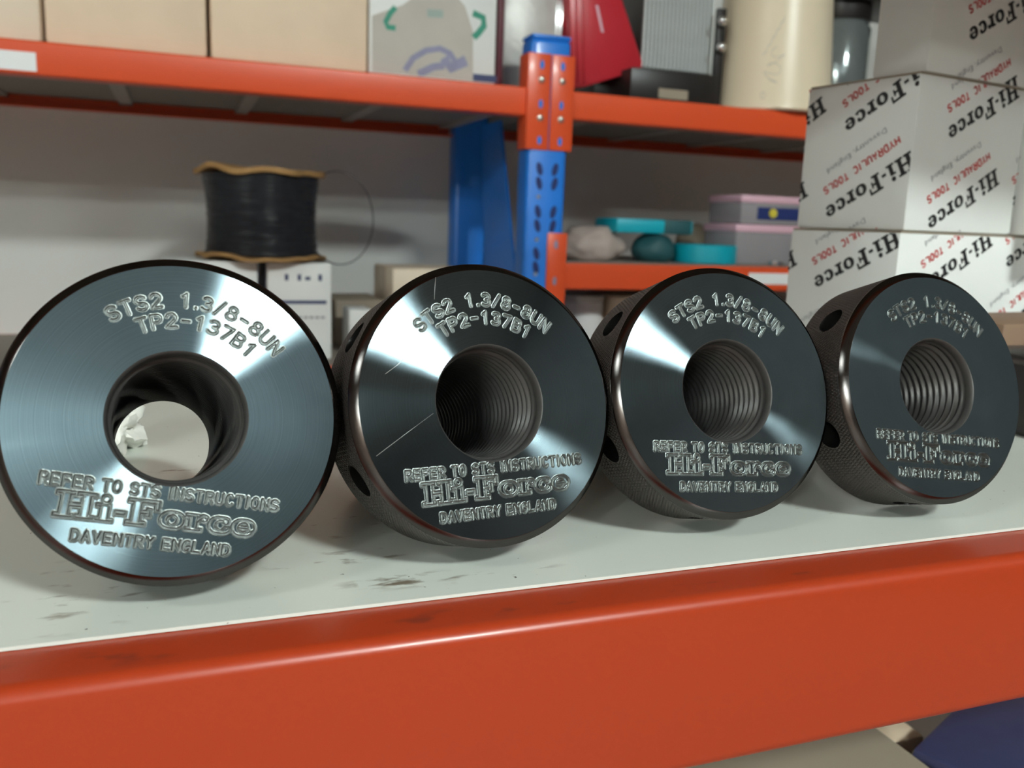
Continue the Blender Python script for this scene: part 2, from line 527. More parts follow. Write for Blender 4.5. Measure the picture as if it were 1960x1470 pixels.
def prim_sdf(P, p):
    if p[0] == 'b':
        cx, cy = (p[1] + p[3]) / 2, (p[2] + p[4]) / 2; hx, hy = (p[3] - p[1]) / 2, (p[4] - p[2]) / 2
        qx = np.abs(P[:, 0] - cx) - hx; qy = np.abs(P[:, 1] - cy) - hy
        return np.hypot(np.maximum(qx, 0), np.maximum(qy, 0)) + np.minimum(np.maximum(qx, qy), 0)
    if p[0] == 'd':
        return np.hypot(P[:, 0] - p[1], P[:, 1] - p[2]) - p[3]
    d = np.full(len(P), 1e9)
    for a, b in zip(p[1], p[1][1:]):
        A = np.array(a[:2]); B = np.array(b[:2]); ab = B - A
        t = np.clip(((P - A) @ ab) / max(ab @ ab, 1e-12), 0, 1)
        d = np.minimum(d, np.hypot(P[:, 0] - A[0] - t * ab[0], P[:, 1] - A[1] - t * ab[1]) - (a[2] + t * (b[2] - a[2])))
    return d


# ------------------------------------------------------------------ room
def structure(o):
    o['kind'] = 'structure'
    return o


WALL_Y = 2.06
X0, X1, Y0, FLOOR_Z = -5.6, 2.75, -8.0, -1.05
structure(box('floor', (X0, Y0, FLOOR_Z - .05), (X1, WALL_Y, FLOOR_Z), 'floor_paint'))
structure(box('wall_back', (X0, WALL_Y, FLOOR_Z), (X1, WALL_Y + .1, CEILING_Z), 'wall_paint'))
structure(box('wall_front', (X0, Y0 - .1, FLOOR_Z), (X1, Y0, CEILING_Z), 'dark_wall'))
structure(box('wall_left', (X0 - .1, Y0, FLOOR_Z), (X0, WALL_Y, CEILING_Z), 'tan_wall'))
structure(box('wall_right', (X1, Y0, FLOOR_Z), (X1 + .1, WALL_Y, CEILING_Z), 'dark_wall'))
structure(box('ceiling', (X0, Y0, CEILING_Z + 0.03), (X1, WALL_Y, CEILING_Z + .1), 'ceiling_paint'))

# added glowing rooflight, out of view, for the sheen on the first puller
glow_panel = structure(box('added_glow_panel_1', (-3.0, -7.0, CEILING_Z - .01), (0.9, -6.95, CEILING_Z + .03), 'white_gloss'))
for (a_, b_) in (((-3.0, -4.25), (0.9, -4.2)), ((-3.0, -6.95), (-2.95, -4.25)), ((0.85, -6.95), (0.9, -4.25))):
    box('glow_panel_frame', (a_[0], a_[1], CEILING_Z - .01), (b_[0], b_[1], CEILING_Z + .03), 'white_gloss', glow_panel)
for k in range(3):
    xa_ = -2.95 + k * 1.267
    box('pane', (xa_, -6.95, CEILING_Z + .005), (xa_ + 1.24, -4.25, CEILING_Z + .015), 'added_glow', glow_panel)
    if k: box('glow_panel_bar', (xa_ - .027, -6.95, CEILING_Z - .008), (xa_, -4.25, CEILING_Z + .028), 'white_gloss', glow_panel)

names = ['square white ceiling panel lamp above the aisle in front of the pullers',
         'square white ceiling panel lamp in the far left corner of the room',
         'square white ceiling panel lamp next to the far left corner lamp',
         'square white ceiling panel lamp over the left part of the room']
for (lx, ly, st), nm in zip(LAMPS, names):
    e = empty('ceiling_light', (lx, ly, CEILING_Z), nm, 'ceiling light', 'ceiling panel lamps')
    m = MATS['lamp_diffuser'].copy(); MATS['lamp_%g_%g' % (lx, ly)] = m
    m.node_tree.nodes['Principled BSDF'].inputs['Emission Strength'].default_value = st
    box('diffuser', (-.29, -.29, -.004), (.29, .29, 0.004), 'lamp_%g_%g' % (lx, ly), e)
    bm = bmesh.new()
    for (a, b) in [((-.31, -.31, -.012), (.31, -.29, .03)), ((-.31, .29, -.012), (.31, .31, .03)), ((-.31, -.29, -.012), (-.29, .29, .03)), ((.29, -.29, -.012), (.31, .29, .03))]:
        add_box(bm, a, b)
    bm_obj('frame', bm, 'white_gloss', e)

# ------------------------------------------------------------------ front rack (the shelf the pullers lie on)
fr_rack = empty('storage_rack', (0.25, 0.42, FLOOR_Z), 'orange beamed steel rack whose white shelf carries the four black pullers', 'storage rack')
OFF = -Vector(fr_rack.location)
RX0, RX1, SY0, SY1 = -0.85, 1.35, 0.211, 0.62


def sub(o, off=OFF):
    o.location = off
    return o


def front_beam_profile(z, y0, h, flange, sgn):
    """Rolled beam: rounded top front fold, ledge for the shelf board."""
    r = 0.0045
    pts = [(y0 + sgn * flange, z), ]
    for k in range(7):
        a = math.pi / 2 + (math.pi / 2) * k / 6
        pts.append((y0 + sgn * (r + r * math.cos(a)), z - r + r * math.sin(a)))
    for k in range(5):
        a = math.pi + (math.pi / 2) * k / 4
        pts.append((y0 + sgn * (r + r * math.cos(a)), z - h + r + r * math.sin(a)))
    pts += [(y0 + sgn * flange, z - h), (y0 + sgn * flange, z - h + .003), (y0 + sgn * .004, z - h + .003), (y0 + sgn * .004, z - .003), (y0 + sgn * flange, z - .003)]
    return pts


def shelf_level(root, off, z, x0, x1, y0, y1, h, flange, board, mat_b, mat_o, step=0.3, bars='deck_board', thick=.001):
    sub(prism('front_beam', front_beam_profile(z - .0012, y0, h, flange + .012, 1), 'x', x0, x1, mat_o, root, smooth=35), off)
    sub(prism('rear_beam', front_beam_profile(z - .0012, y1, h, flange + .012, -1), 'x', x0, x1, mat_o, root, smooth=35), off)
    sub(box(board, (x0 + .002, y0 + flange, z - thick), (x1 - .002, y1 - flange, z), mat_b, root), off)
    k = x0 + step / 2
    while k < x1:
        sub(box('support_bar', (k - .012, y0 + .006, z - thick - .024 if thick < .01 else z - thick - .005), (k + .012, y1 - .006, z - thick - .0005), bars, root), off)
        k += step


shelf_level(fr_rack, OFF, 0.0, RX0, RX1, SY0, SY1, 0.058, 0.021, 'shelf_board', 'shelf_white', 'beam_orange')
shelf_level(fr_rack, OFF, 0.374, RX0, RX1, SY0, SY1, 0.058, 0.021, 'shelf_board', 'deck_board', 'orange_paint')
shelf_level(fr_rack, OFF, -0.42, RX0, RX1, SY0, SY1, 0.058, 0.021, 'shelf_board', 'deck_board', 'orange_paint')
for x in (RX0 - .03, RX1 + .03):
    for y in (SY0 + .03, SY1 - .03):
        sub(box('post', (x - .03, y - .03, FLOOR_Z), (x + .03, y + .03, 0.55), 'blue_paint', fr_rack, .004), OFF)

# ------------------------------------------------------------------ pullers
PR, HEADL, TOTL = 0.045, 0.030, 0.103
TILT = 0.313043
R_FACE, CH_A = 0.0424, 0.0026
R_LIP, R_MIN, R_MAJ = 0.0186, 0.0166, 0.0179
R_SHANK = PR - (TOTL - HEADL) * math.tan(TILT)
PITCH = 0.003175


def build_face():
    """Turned annulus with the cut lettering; the letters come out as a mesh of their own."""
    NT, NR = 1600, 205
    th = np.arange(NT) / NT * 2 * np.pi
    rr = np.linspace(R_LIP * 1000, R_FACE * 1000, NR)
    X = rr[:, None] * np.cos(th)[None]; Y = rr[:, None] * np.sin(th)[None]
    P = np.stack([X.ravel(), Y.ravel()], 1)
    D = np.full(len(P), 1e9)                      # distance to the nearest cut line minus its half width

    def cut(fn, lo, hi, hw):
        m = (P[:, 0] > lo[0] - 1.2) & (P[:, 0] < hi[0] + 1.2) & (P[:, 1] > lo[1] - 1.2) & (P[:, 1] < hi[1] + 1.2)
        if m.any():
            D[m] = np.minimum(D[m], fn(P[m]) - hw)
    strokes = arc_text('STS2 1.3/8-8UN', 31.0, 3.7, 2.45, 88.5, 3.85)
    strokes += arc_text('TP2-137B1', 25.2, 3.7, 2.45, 87.5, 3.78)
    for q in strokes:
        a = np.array(q); cut(lambda p, q=q: seg_dist(p, q), a.min(0), a.max(0), 0.30)
    strokes = text_strokes('REFER TO STS INSTRUCTIONS', -30.0, -21.7, 60.0, 2.9)
    strokes += text_strokes('DAVENTRY ENGLAND', -20.2, -35.1, 39.2, 2.7)
    for q in strokes:
        a = np.array(q); cut(lambda p, q=q: seg_dist(p, q), a.min(0), a.max(0), 0.25)
    prims = logo_prims(-25.4, -29.5, 50.2, 6.6)
    m = (np.abs(P[:, 0]) < 26.5) & (P[:, 1] < -21.9) & (P[:, 1] > -32)
    S = np.full(int(m.sum()), 1e9)
    for p in prims: S = np.minimum(S, prim_sdf(P[m], p))
    D[m] = np.minimum(D[m], np.abs(S) - 0.24)
    hw = 0.34
    Z = np.where(D < 0, -0.24 * np.sqrt(np.clip(1 - ((D + hw) / hw) ** 2, 0, 1)), 0.055 * np.exp(-((D - 0.13) / 0.13) ** 2))
    V = np.stack([P[:, 0], P[:, 1], Z], 1) / 1000
    idx = np.arange(NT * NR).reshape(NR, NT)
    Q = np.stack([idx[:-1], idx[1:], np.roll(idx[1:], -1, 1), np.roll(idx[:-1], -1, 1)], -1).reshape(-1, 4)
    let = (D[Q] < 0.36).any(1)

    def compact(q):
        u, inv = np.unique(q, return_inverse=True)
        return V[u], inv.reshape(q.shape)
    return compact(Q[~let]), compact(Q[let])


def build_head():
    """Knurled rim with six tommy-bar holes; z runs from the front (0) backwards (negative)."""
    NT, NS = 1080, 104
    s = np.linspace(CH_A, HEADL - .0012, NS); th = np.arange(NT) / NT * 2 * np.pi
    T, S = np.meshgrid(th, s)
    u = 216 * T / (2 * np.pi); k = S * 1000 / 2.3

    def gr(x):
        f = np.abs(x - np.round(x)) * 2          # 0 on the groove line, 1 on the crest
        return np.clip(1 - f / 0.55, 0, 1)
    g = np.maximum(gr(u + k), gr(u - k))
    edge = np.clip((S - CH_A - .0002) / .0008, 0, 1) * np.clip((HEADL - .0016 - S) / .0008, 0, 1)
    Rr = PR - 0.00040 * g * edge
    keep = np.ones((NS - 1, NT), bool)
    extraV, extraQ = [], []
    V = None
    hole_r, hs = 0.0055, 0.0145
    Tm, Sm = T.copy(), S.copy()
    base = NS * NT
    loops = []
    for h in range(6):
        hc = math.radians(147 + 60 * h)
        da = (T - hc + np.pi) % (2 * np.pi) - np.pi
        dx = da * PR; dy = S - hs
        ins = np.hypot(dx, dy) < hole_r
        fin = ins[:-1] | ins[1:]
        fin = fin | np.roll(fin, -1, 1)
        used_rm = np.zeros_like(ins)
        used_rm[:-1] |= fin; used_rm[1:] |= fin
        used_rm |= np.roll(np.vstack([fin, np.zeros((1, NT), bool)]), 1, 1) | np.roll(np.vstack([np.zeros((1, NT), bool), fin]), 1, 1)
        keep &= ~fin
        bd = used_rm & ~ins
        r = np.hypot(dx, dy)
        # snap the rim of the opening on the circle
        Tm[bd] = hc + (dx * hole_r / np.maximum(r, 1e-9))[bd] / PR
        Sm[bd] = hs + (dy * hole_r / np.maximum(r, 1e-9))[bd]
        Rr[bd] = PR - 0.0001
        ii = np.argwhere(bd); ang = np.arctan2(dy[bd], dx[bd])
        order = np.argsort(ang)
        ids = (ii[:, 0] * NT + ii[:, 1])[order]
        inner = []
        ax = np.array([math.cos(hc), math.sin(hc), 0]); tx = np.array([-math.sin(hc), math.cos(hc), 0])
        for a in np.sort(ang):
            p = ax * (PR - .014) + tx * hole_r * math.cos(a)
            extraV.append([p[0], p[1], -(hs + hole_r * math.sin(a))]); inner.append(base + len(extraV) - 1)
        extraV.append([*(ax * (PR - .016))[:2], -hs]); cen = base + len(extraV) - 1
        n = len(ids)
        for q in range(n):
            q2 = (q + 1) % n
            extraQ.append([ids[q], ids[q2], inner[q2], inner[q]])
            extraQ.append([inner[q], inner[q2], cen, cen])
    V = np.stack([Rr * np.cos(Tm), Rr * np.sin(Tm), -Sm], -1).reshape(-1, 3)
    idx = np.arange(NT * NS).reshape(NS, NT)
    Q = np.stack([idx[:-1], np.roll(idx[:-1], -1, 1), np.roll(idx[1:], -1, 1), idx[1:]], -1)[keep].reshape(-1, 4)
    # rear edge and rear face of the head
    rear = []
    prevring = idx[-1]
    vv = list(extraV)
    for (r, z) in [(PR - .0012, -HEADL), (R_SHANK - .0005, -HEADL)]:
        st = base + len(vv)
        for t in th: vv.append([r * math.cos(t), r * math.sin(t), z])
        ring = np.arange(st, st + NT)
        rear.append(np.stack([prevring, np.roll(prevring, -1), np.roll(ring, -1), ring], -1)); prevring = ring
    V = np.vstack([V, np.array(vv)])
    me = bpy.data.meshes.new('head')
    faces = np.vstack([Q] + rear).tolist() + [f if f[2] != f[3] else f[:3] for f in extraQ]
    me.from_pydata(V.tolist(), [], faces)
    me.materials.append(MATS['knurl_steel']); me.materials.append(MATS['hole_shade_steel'])
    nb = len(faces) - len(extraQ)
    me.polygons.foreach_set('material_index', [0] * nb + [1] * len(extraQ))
    me.polygons.foreach_set('use_smooth', [True] * len(me.polygons))
    me.set_sharp_from_angle(angle=math.radians(50))
    me.update()
    return me


def build_bore():
    """Countersink and the helical thread right through."""
    NT = 120; per = 10
    n = int((TOTL - .0028) / PITCH * per)
    s = np.linspace(.0028, TOTL, n); th = np.arange(NT) / NT * 2 * np.pi
    T, S = np.meshgrid(th, s)
    ph = (S / PITCH + T / (2 * np.pi)) % 1.0
    tri = np.clip((np.abs(ph - 0.5) * 2 - 0.10) / 0.78, 0, 1)
    fade = np.clip((S - .0028) / .0035, 0, 1)
    Rr = R_MIN + (R_MAJ - R_MIN) * tri
    Rr = Rr * fade + (1 - fade) * (R_MAJ - .0002)
    V = np.stack([Rr * np.cos(T), Rr * np.sin(T), -S], -1).reshape(-1, 3)
    pre = []
    for (r, z) in [(R_LIP, 0), (R_LIP - .0004, -.0003), (R_MAJ - .0002, -.0026)]:
        pre.append(np.stack([r * np.cos(th), r * np.sin(th), np.full(NT, z)], -1))
    V = np.vstack(pre + [V])
    idx = np.arange(len(V)).reshape(-1, NT)
    Q = np.stack([idx[:-1], idx[1:], np.roll(idx[1:], -1, 1), np.roll(idx[:-1], -1, 1)], -1).reshape(-1, 4)
    return V, Q


(fV, fQ), (lV, lQ) = build_face()
protos = {}
protos['front_face'] = np_mesh('front_face', fV, fQ, 'face_steel')
for nm, sel in (('engraved_size', lV[lQ][:, :, 1].mean(1) > 0), ('engraved_maker', lV[lQ][:, :, 1].mean(1) <= 0)):
    uq, inv = np.unique(lQ[sel], return_inverse=True)
    protos[nm] = np_mesh(nm, lV[uq], inv.reshape(-1, 4), 'letter_steel')
protos['engraved_size']['label'] = 'size and part number cut into the steel face'
protos['engraved_maker']['label'] = 'maker name and notice cut into the steel face'
hm = build_head()
protos['head'] = link(bpy.data.objects.new('head', hm))
protos['head']['label'] = 'knurled rim with round holes'
bV, bQ = build_bore()
protos['threaded_bore'] = np_mesh('threaded_bore', bV, bQ, 'bore_steel', smooth=True)
protos['threaded_bore'].data.set_sharp_from_angle(angle=math.radians(60))
protos['chamfer'] = lathe('chamfer', [(PR, -CH_A), (PR - .0001, -CH_A + .0002), (R_FACE + .0002, -.0001), (R_FACE - .0001, 0.0)], 'chamfer_steel', n=256, smooth=30, cap=False)
protos['shank'] = lathe('shank', [(R_SHANK, -HEADL + .001), (R_SHANK, -TOTL + .0008), (R_SHANK - .0008, -TOTL), (R_MAJ + .0002, -TOTL)], 'shank_steel', n=128, smooth=30, cap=False)

PULLERS = [  # face centre x, y, yaw of the axis, roll of the lettering
    (-0.001523, 0.250695, -0.065475, -12.6, 'black threaded puller with the empty see-through bore, largest and leftmost of the row'),
    (0.08997, 0.254982, -0.111792, 0.0, 'black threaded puller with scratched face, second from the left in the row'),
    (0.180019, 0.258827, -0.006446, -4.5, 'black threaded puller, third from the left, between the scratched one and the smallest looking one'),
    (0.270374, 0.253115, -0.017585, -6.8, 'black threaded puller at the right end of the row, in front of the white cartons'),
]
first = True
for (x, y, a, roll, lab) in PULLERS:
    ax = Vector((math.sin(a) * math.cos(TILT), math.cos(a) * math.cos(TILT), -math.sin(TILT)))
    fc = Vector((x, y, PR * math.cos(TILT) + HEADL * math.sin(TILT)))
    u = Vector((math.cos(a), -math.sin(a), 0)); v = u.cross(ax); nrm = -ax
    Rm = Matrix((u, v, nrm)).transposed() @ Matrix.Rotation(math.radians(roll), 3, 'Z')
    base = fc + ax * HEADL - v * PR
    e = bpy.data.objects.new('threaded_puller', None)
    e.empty_display_size = .02
    link(e)
    e.matrix_world = Matrix.Translation(base) @ Rm.to_4x4()
    tag(e, lab, 'puller', 'black threaded pullers in a row on the white shelf')
    loc = Rm.transposed() @ (fc - base)
    for k, po in protos.items():
        o = po if first else po.copy()
        if not first: COL.objects.link(o)
        o.parent = e
        o.location = loc
    first = False

# scratches on the second puller's face: slender raised burrs of bright steel
sp = [o for o in COL.objects if o.name.startswith('threaded_puller')][1]
ff = [o for o in sp.children if o.name.startswith('front_face')][0]
for seg in ([(-.0385, -.0135), (-.0285, -.0075), (-.0195, -.0022)], [(-.0335, .0105), (-.0295, .0130), (-.0255, .0162)], [(-.0155, .0330), (-.0150, .0365), (-.0143, .0400)]):
    o = tube('scratch', [(q[0], q[1], .00003) for q in seg], .00005, 'scratch_steel', sp, 6)
    o.location = ff.location
# ------------------------------------------------------------------ rear rack
RY0, RY1 = 1.50, 2.00
UZ, LZ, BZ = 0.345, 0.040, -0.145         # upper, right hand middle and lower shelf tops
PXA, PXB = 0.585, 0.661
rk = empty('storage_rack', (0.62, 1.75, FLOOR_Z), 'orange and blue steel rack standing against the white wall, behind the cartons and wire reel', 'storage rack')
RO = -Vector(rk.location)
BH = 0.049


def rsub(o):
    o.location = RO
    return o


def rear_level(z, x0, x1):
    shelf_level(rk, RO, z, x0, x1, RY0 + .004, RY1, BH, 0.02, 'shelf_board', 'deck_board', 'orange_paint', step=0.22, bars='bar_grey', thick=.028)


rear_level(UZ, -1.3, PXA - .001)
rear_level(UZ, PXB + .003, 2.5)
rear_level(LZ, PXB + .003, 2.5)
rear_level(BZ, -1.3, PXA - .001)
rear_level(BZ, PXB + .003, 2.5)
rear_level(-0.75, -1.3, PXA - .001)
rear_level(-0.75, PXB + .003, 2.5)
for x0 in (-1.376, PXA, 2.503):
    for y0 in (RY0, RY1 - .055):
        rsub(box('post', (x0, y0, FLOOR_Z), (x0 + .076, y0 + .055, .428), 'blue_paint', rk, .010, seg=3))
        rsub(box('post_cap', (x0 + .001, y0 + .001, .426), (x0 + .075, y0 + .054, .434), 'blue_paint', rk, .003))
    for pl_ in ([(1.772, .315), (1.889, .315), (1.818, -.13), (1.600, -.13)], [(1.60, -.17), (1.78, -.17), (1.89, -.70), (1.74, -.70)]):
        # broad slanting brace plate of the end frame
        rsub(prism('brace', pl_, 'x', x0 + .040, x0 + .046, 'blue_paint', rk))

FY = RY0 - .0035                             # front of the beam connectors
# beam connectors of the upper level: one plate per bay, each with slots and rivets
for (xa, xb, sgn) in ((PXA - .007, 0.6215, -1), (0.6235, PXB + .006, 1)):
    bm = bmesh.new()
    add_box(bm, (xa, FY, .238), (xb, FY + .0034, .401), .0012)
    xs = xa if sgn < 0 else xb
    add_box(bm, (min(xs, xs - sgn * .004), FY + .001, .238), (max(xs, xs - sgn * .004), RY0 + .04, .401), .0012)
    pl = rsub(bm_obj('beam_connector', bm, 'orange_paint', rk, 40))
    xm = (xa + xb) / 2 + (.004 if sgn < 0 else -.002)
    for zz in (.382, .316, .254):
        prism('slot', [(xm + .005 * math.cos(t) * .8, zz + .0075 * math.sin(t)) for t in np.linspace(0, 2 * math.pi, 13)[:-1]], 'y', FY - .0006, FY + .001, 'blue_paint', pl)
    for zz in (.357, .292):
        o = lathe('rivet', [(.0062, 0), (.0055, .002), (.0025, .0035)], 'zinc', pl, 16)
        o.matrix_local = Matrix.Translation((xm, FY, zz)) @ Matrix.Rotation(math.radians(90), 4, 'X')
# right hand middle beam connector on the lower part of the post
bm = bmesh.new()
add_box(bm, (.628, FY, -.085), (PXB + .006, FY + .0034, .093), .0012)
pl = rsub(bm_obj('beam_connector', bm, 'orange_paint', rk, 40))
for zz in (.072, .006, -.05):
    prism('slot', [(.645 + .004 * math.cos(t), zz + .008 * math.sin(t)) for t in np.linspace(0, 2 * math.pi, 13)[:-1]], 'y', FY - .0006, FY + .001, 'print_purple', pl)
# post slots as dark plates, the shade inside them put into the colour
for zz in (.205, .180, .130, .105, .055, .030):
    for xx, tl in ((.608, 1), (.638, -1)):
        if xx > .63 and zz < .1: continue
        c, s_ = math.cos(.25 * tl), math.sin(.25 * tl)
        pts = [(xx + (p[0] * c - p[1] * s_), zz + (p[0] * s_ + p[1] * c)) for p in [(.0058 * math.cos(t), .0120 * math.sin(t)) for t in np.linspace(0, 2 * math.pi, 13)[:-1]]]
        rsub(prism('slot', pts, 'y', RY0 - .0006, RY0 + .001, 'blue_dark', rk))
for zz in (.156, .080, .018):
    o = lathe('rivet', [(.004, 0), (.003, .0015)], 'zinc', rk, 12)
    o.matrix_local = Matrix.Translation(RO + Vector((.608, RY0, zz))) @ Matrix.Rotation(math.radians(90), 4, 'X')
# paper labels stuck on the beams
rsub(box('label', (-.30, RY0 + .0032, .300), (-.186, RY0 + .0042, .3265), 'label_white', rk))
lb = rsub(box('label', (1.072, RY0 + .0032, .004), (1.20, RY0 + .0042, .0265), 'label_white', rk))

# ------------------------------------------------------------------ cartons and goods
def carton(name, lo, hi, mat, label, cat='carton', group=None, rotz=0.0, tape=None, flaps=True, bevel=.003):
    lo = Vector(lo); hi = Vector(hi)
    base = Vector(((lo.x + hi.x) / 2, (lo.y + hi.y) / 2, lo.z))
    w, d, h = hi - lo
    o = box(name, (-w / 2, -d / 2, 0), (w / 2, d / 2, h), mat, bevel=bevel)
    o.location = base; o.rotation_euler = (0, 0, rotz)
    tag(o, label, cat, group)
    if flaps:
        bm = bmesh.new()
        add_box(bm, (-w / 2 + .002, -d / 2 + .002, h), (w / 2 - .002, -.0015, h + .002))
        add_box(bm, (-w / 2 + .002, .0015, h), (w / 2 - .002, d / 2 - .002, h + .002))
        bm_obj('top_flap', bm, mat, o)
    if tape:
        bm = bmesh.new()
        add_box(bm, (-w / 2 - .0004, -tape[1], h - tape[0]), (w / 2 + .0004, tape[1], h + .0025))
        bm_obj('tape', bm, 'tape_tan', o)
    return o


def decal(name, polys, frame, clip, mats, parent, layers={}):
    """Flat print on a face. polys: (list of 2D points, material index). frame: (origin, u, v, normal) in parent space."""
    bm = bmesh.new()
    o_, u_, v_, n_ = frame
    for pts, mi in polys:
        try:
            f = bm.faces.new([bm.verts.new((p[0], p[1], layers.get(mi, 0))) for p in pts])
            f.material_index = mi
        except ValueError:
            pass
    if clip:
        for co, no in (((clip[0], 0, 0), (-1, 0, 0)), ((clip[1], 0, 0), (1, 0, 0)), ((0, clip[2], 0), (0, -1, 0)), ((0, clip[3], 0), (0, 1, 0))):
            bmesh.ops.bisect_plane(bm, geom=bm.verts[:] + bm.edges[:] + bm.faces[:], plane_co=co, plane_no=no, clear_outer=True)
    for v in bm.verts:
        v.co = o_ + u_ * v.co.x + v_ * v.co.y + n_ * (0.0004 + v.co.z)
    me = bpy.data.meshes.new(name)
    bm.to_mesh(me); bm.free()
    return finish(name, me, mats, parent)


def ribbon_polys(pts, mi):
    """Quads along a polyline of (x, y, half width)."""
    out = []
    N = []
    for i in range(len(pts)):
        a = pts[max(i - 1, 0)]; b = pts[min(i + 1, len(pts) - 1)]
        dx, dy = b[0] - a[0], b[1] - a[1]; L = math.hypot(dx, dy) or 1
        N.append((-dy / L, dx / L))
    for i in range(len(pts) - 1):
        a, b = pts[i], pts[i + 1]; na, nb = N[i], N[i + 1]
        out.append(([(a[0] + na[0] * a[2], a[1] + na[1] * a[2]), (a[0] - na[0] * a[2], a[1] - na[1] * a[2]),
                     (b[0] - nb[0] * b[2], b[1] - nb[1] * b[2]), (b[0] + nb[0] * b[2], b[1] + nb[1] * b[2])], mi))
    return out


def prims_polys(prims, mi):
    out = []
    for p in prims:
        if p[0] == 'b': out.append(([(p[1], p[2]), (p[3], p[2]), (p[3], p[4]), (p[1], p[4])], mi))
        elif p[0] == 'd': out.append(([(p[1] + p[3] * math.cos(t), p[2] + p[3] * math.sin(t)) for t in np.linspace(0, 2 * math.pi, 15)[:-1]], mi))
        else: out += ribbon_polys(p[1], mi)
    return out


def small_text(s, x0, y0, width, height, mi):
    """Upper and lower case line in the built-in font, as polygons."""
    cu = bpy.data.curves.new('text', 'FONT'); cu.body = s; cu.resolution_u = 1
    ob = bpy.data.objects.new('text', cu)
    me = ob.to_mesh()
    co = [v.co.copy() for v in me.vertices]
    xa = min(c.x for c in co); xb = max(c.x for c in co); yb = max(c.y for c in co)
    out = [([(x0 + (co[i].x - xa) / (xb - xa) * width, y0 + co[i].y / yb * height) for i in p.vertices], mi) for p in me.polygons]
    ob.to_mesh_clear()
    bpy.data.objects.remove(ob); bpy.data.curves.remove(cu)
    return out


LOGO_L = 0.079
_lg = prims_polys(logo_prims(-.5, -.08, 1.0, .160, .10), 0)
for st in text_strokes('HYDRAULIC TOOLS', -.44, -.255, .88, .062, .8):
    _lg += ribbon_polys([(p[0], p[1], .0075) for p in st], 1)
_lg += small_text('Daventry, England', -.36, -.40, .70, .050, 2)


def logo_field(centres, w, h, ang=209):
    """The carton's repeating print, laid out around given logo centres (metres from the face's lower left corner)."""
    c, s_ = math.cos(math.radians(ang)) * LOGO_L, math.sin(math.radians(ang)) * LOGO_L
    out = []
    for (cx, cy) in centres:
        for pts, mi in _lg:
            q = [(cx + p[0] * c - p[1] * s_, cy + p[0] * s_ + p[1] * c) for p in pts]
            if min(a for a, _ in q) > w or max(a for a, _ in q) < 0 or min(b for _, b in q) > h or max(b for _, b in q) < 0: continue
            out.append((q, mi))
    return out


def printed_carton(corner, azd, side, front, z0, z1, label, cl, cf, wear=True):
    """White carton: `corner` is the near vertical edge, the side runs away from it at azimuth azd, the front to the right."""
    a = math.radians(azd)
    h = z1 - z0
    o = box('printed_carton', (0, 0, 0), (front, side, h), 'white_card', bevel=.0018)
    o.location = (corner[0], corner[1], z0)
    o.rotation_euler = (0, 0, -a)
    tag(o, label, 'carton', 'white printed tool cartons stacked at the right')
    # left side face: seen from -x; text runs from the back edge (left) to the near edge (right)
    if cl: decal('printed_lettering', logo_field(cl, side, h), (Vector((0, side, 0)), Vector((0, -1, 0)), Vector((0, 0, 1)), Vector((-1, 0, 0))),
          (.0005, side - .0005, .0005, h - .0005), ['print_black', 'print_red', 'print_grey'], o)
    decal('printed_lettering', logo_field(cf, front, h), (Vector((0, 0, 0)), Vector((1, 0, 0)), Vector((0, 0, 1)), Vector((0, -1, 0))),
          (.0005, front - .0005, .0005, h - .0005), ['print_black', 'print_red', 'print_grey'], o)
    bm = bmesh.new()
    add_box(bm, (.001, .001, h), (front - .001, side - .001, h + .0012))
    bm_obj('lid', bm, 'kraft_grey', o)
    return o


def lattice(c, n=2, v1=(.010, .0615), v2=(.092, .018), j0=-2):
    return [(c[0] + i * v1[0] + j * v2[0], c[1] + i * v1[1] + j * v2[1]) for i in range(-n, n + 1) for j in range(j0, n + 1)]


BC = (0.463, 0.478)
HA, HB = 0.1105, 0.215
printed_carton((BC[0] - .004, BC[1] - .002), -8, .099, .26, 0.0, HA, 'white printed tool carton, the lower one, standing on the shelf behind the rightmost puller',
               lattice((.064, HA - .022)), lattice((.064, HA - .020), j0=0))
printed_carton(BC, -8, .097, .119, HA + .0015, HB, 'white printed tool carton with two clean faces, second in the stack',
               lattice((.064, .0285)), lattice((.060, .0225), j0=0))
printed_carton((BC[0] + .006, BC[1] + .002), -8, .044, .16, HB + .0015, .306, 'shaded printed tool carton on top of the stack, cut by the picture edge',
               [], lattice((.075, .045), j0=0))
printed_carton((.592, .440), -8, .10, .12, HA + .0015, HB - .004, 'white printed tool carton at the right picture edge, jutting out beside the stack',
               [], lattice((.03, .03)))
# low brown carton and black case right of the last puller
carton('carton', (.468, .402, 0), (.60, .462, .058), 'kraft_dark', 'low brown carton in front of the white cartons, right of the last puller', rotz=math.radians(5), flaps=False)
e = box('tool_case', (-.06, -.028, 0), (.06, .028, .046), 'black_plastic', bevel=.004)
e.location = (.497, .362, 0); tag(e, 'black case at the right picture edge beside the last puller', 'case')
box('lid_rim', (-.061, -.029, .040), (.061, .029, .043), 'knurl_steel', e, .001)

# goods under the shelf
carton('carton', (.17, .27, -.42), (.408, .52, -.20), 'kraft_grey', 'greyish carton on the shelf below, its top seen under the orange beam', flaps=False)
carton('carton', (.4125, .394, -.42), (.448, .50, -.212), 'kraft', 'small tan carton below the shelf, squeezed between the greyish carton and the dark blue box', flaps=False)
bl = box('glossy_box', (0, -.15, 0), (.20, 0, .222), 'purple_bag', bevel=.006)
bl.location = (.409, .366, -.42); bl.rotation_euler = (0, 0, math.radians(24))
tag(bl, 'dark blue glossy box on the shelf below at the lower right', 'box')
box('lid', (-.002, -.152, .212), (.202, .002, .223), 'purple_bag', bl, .004)

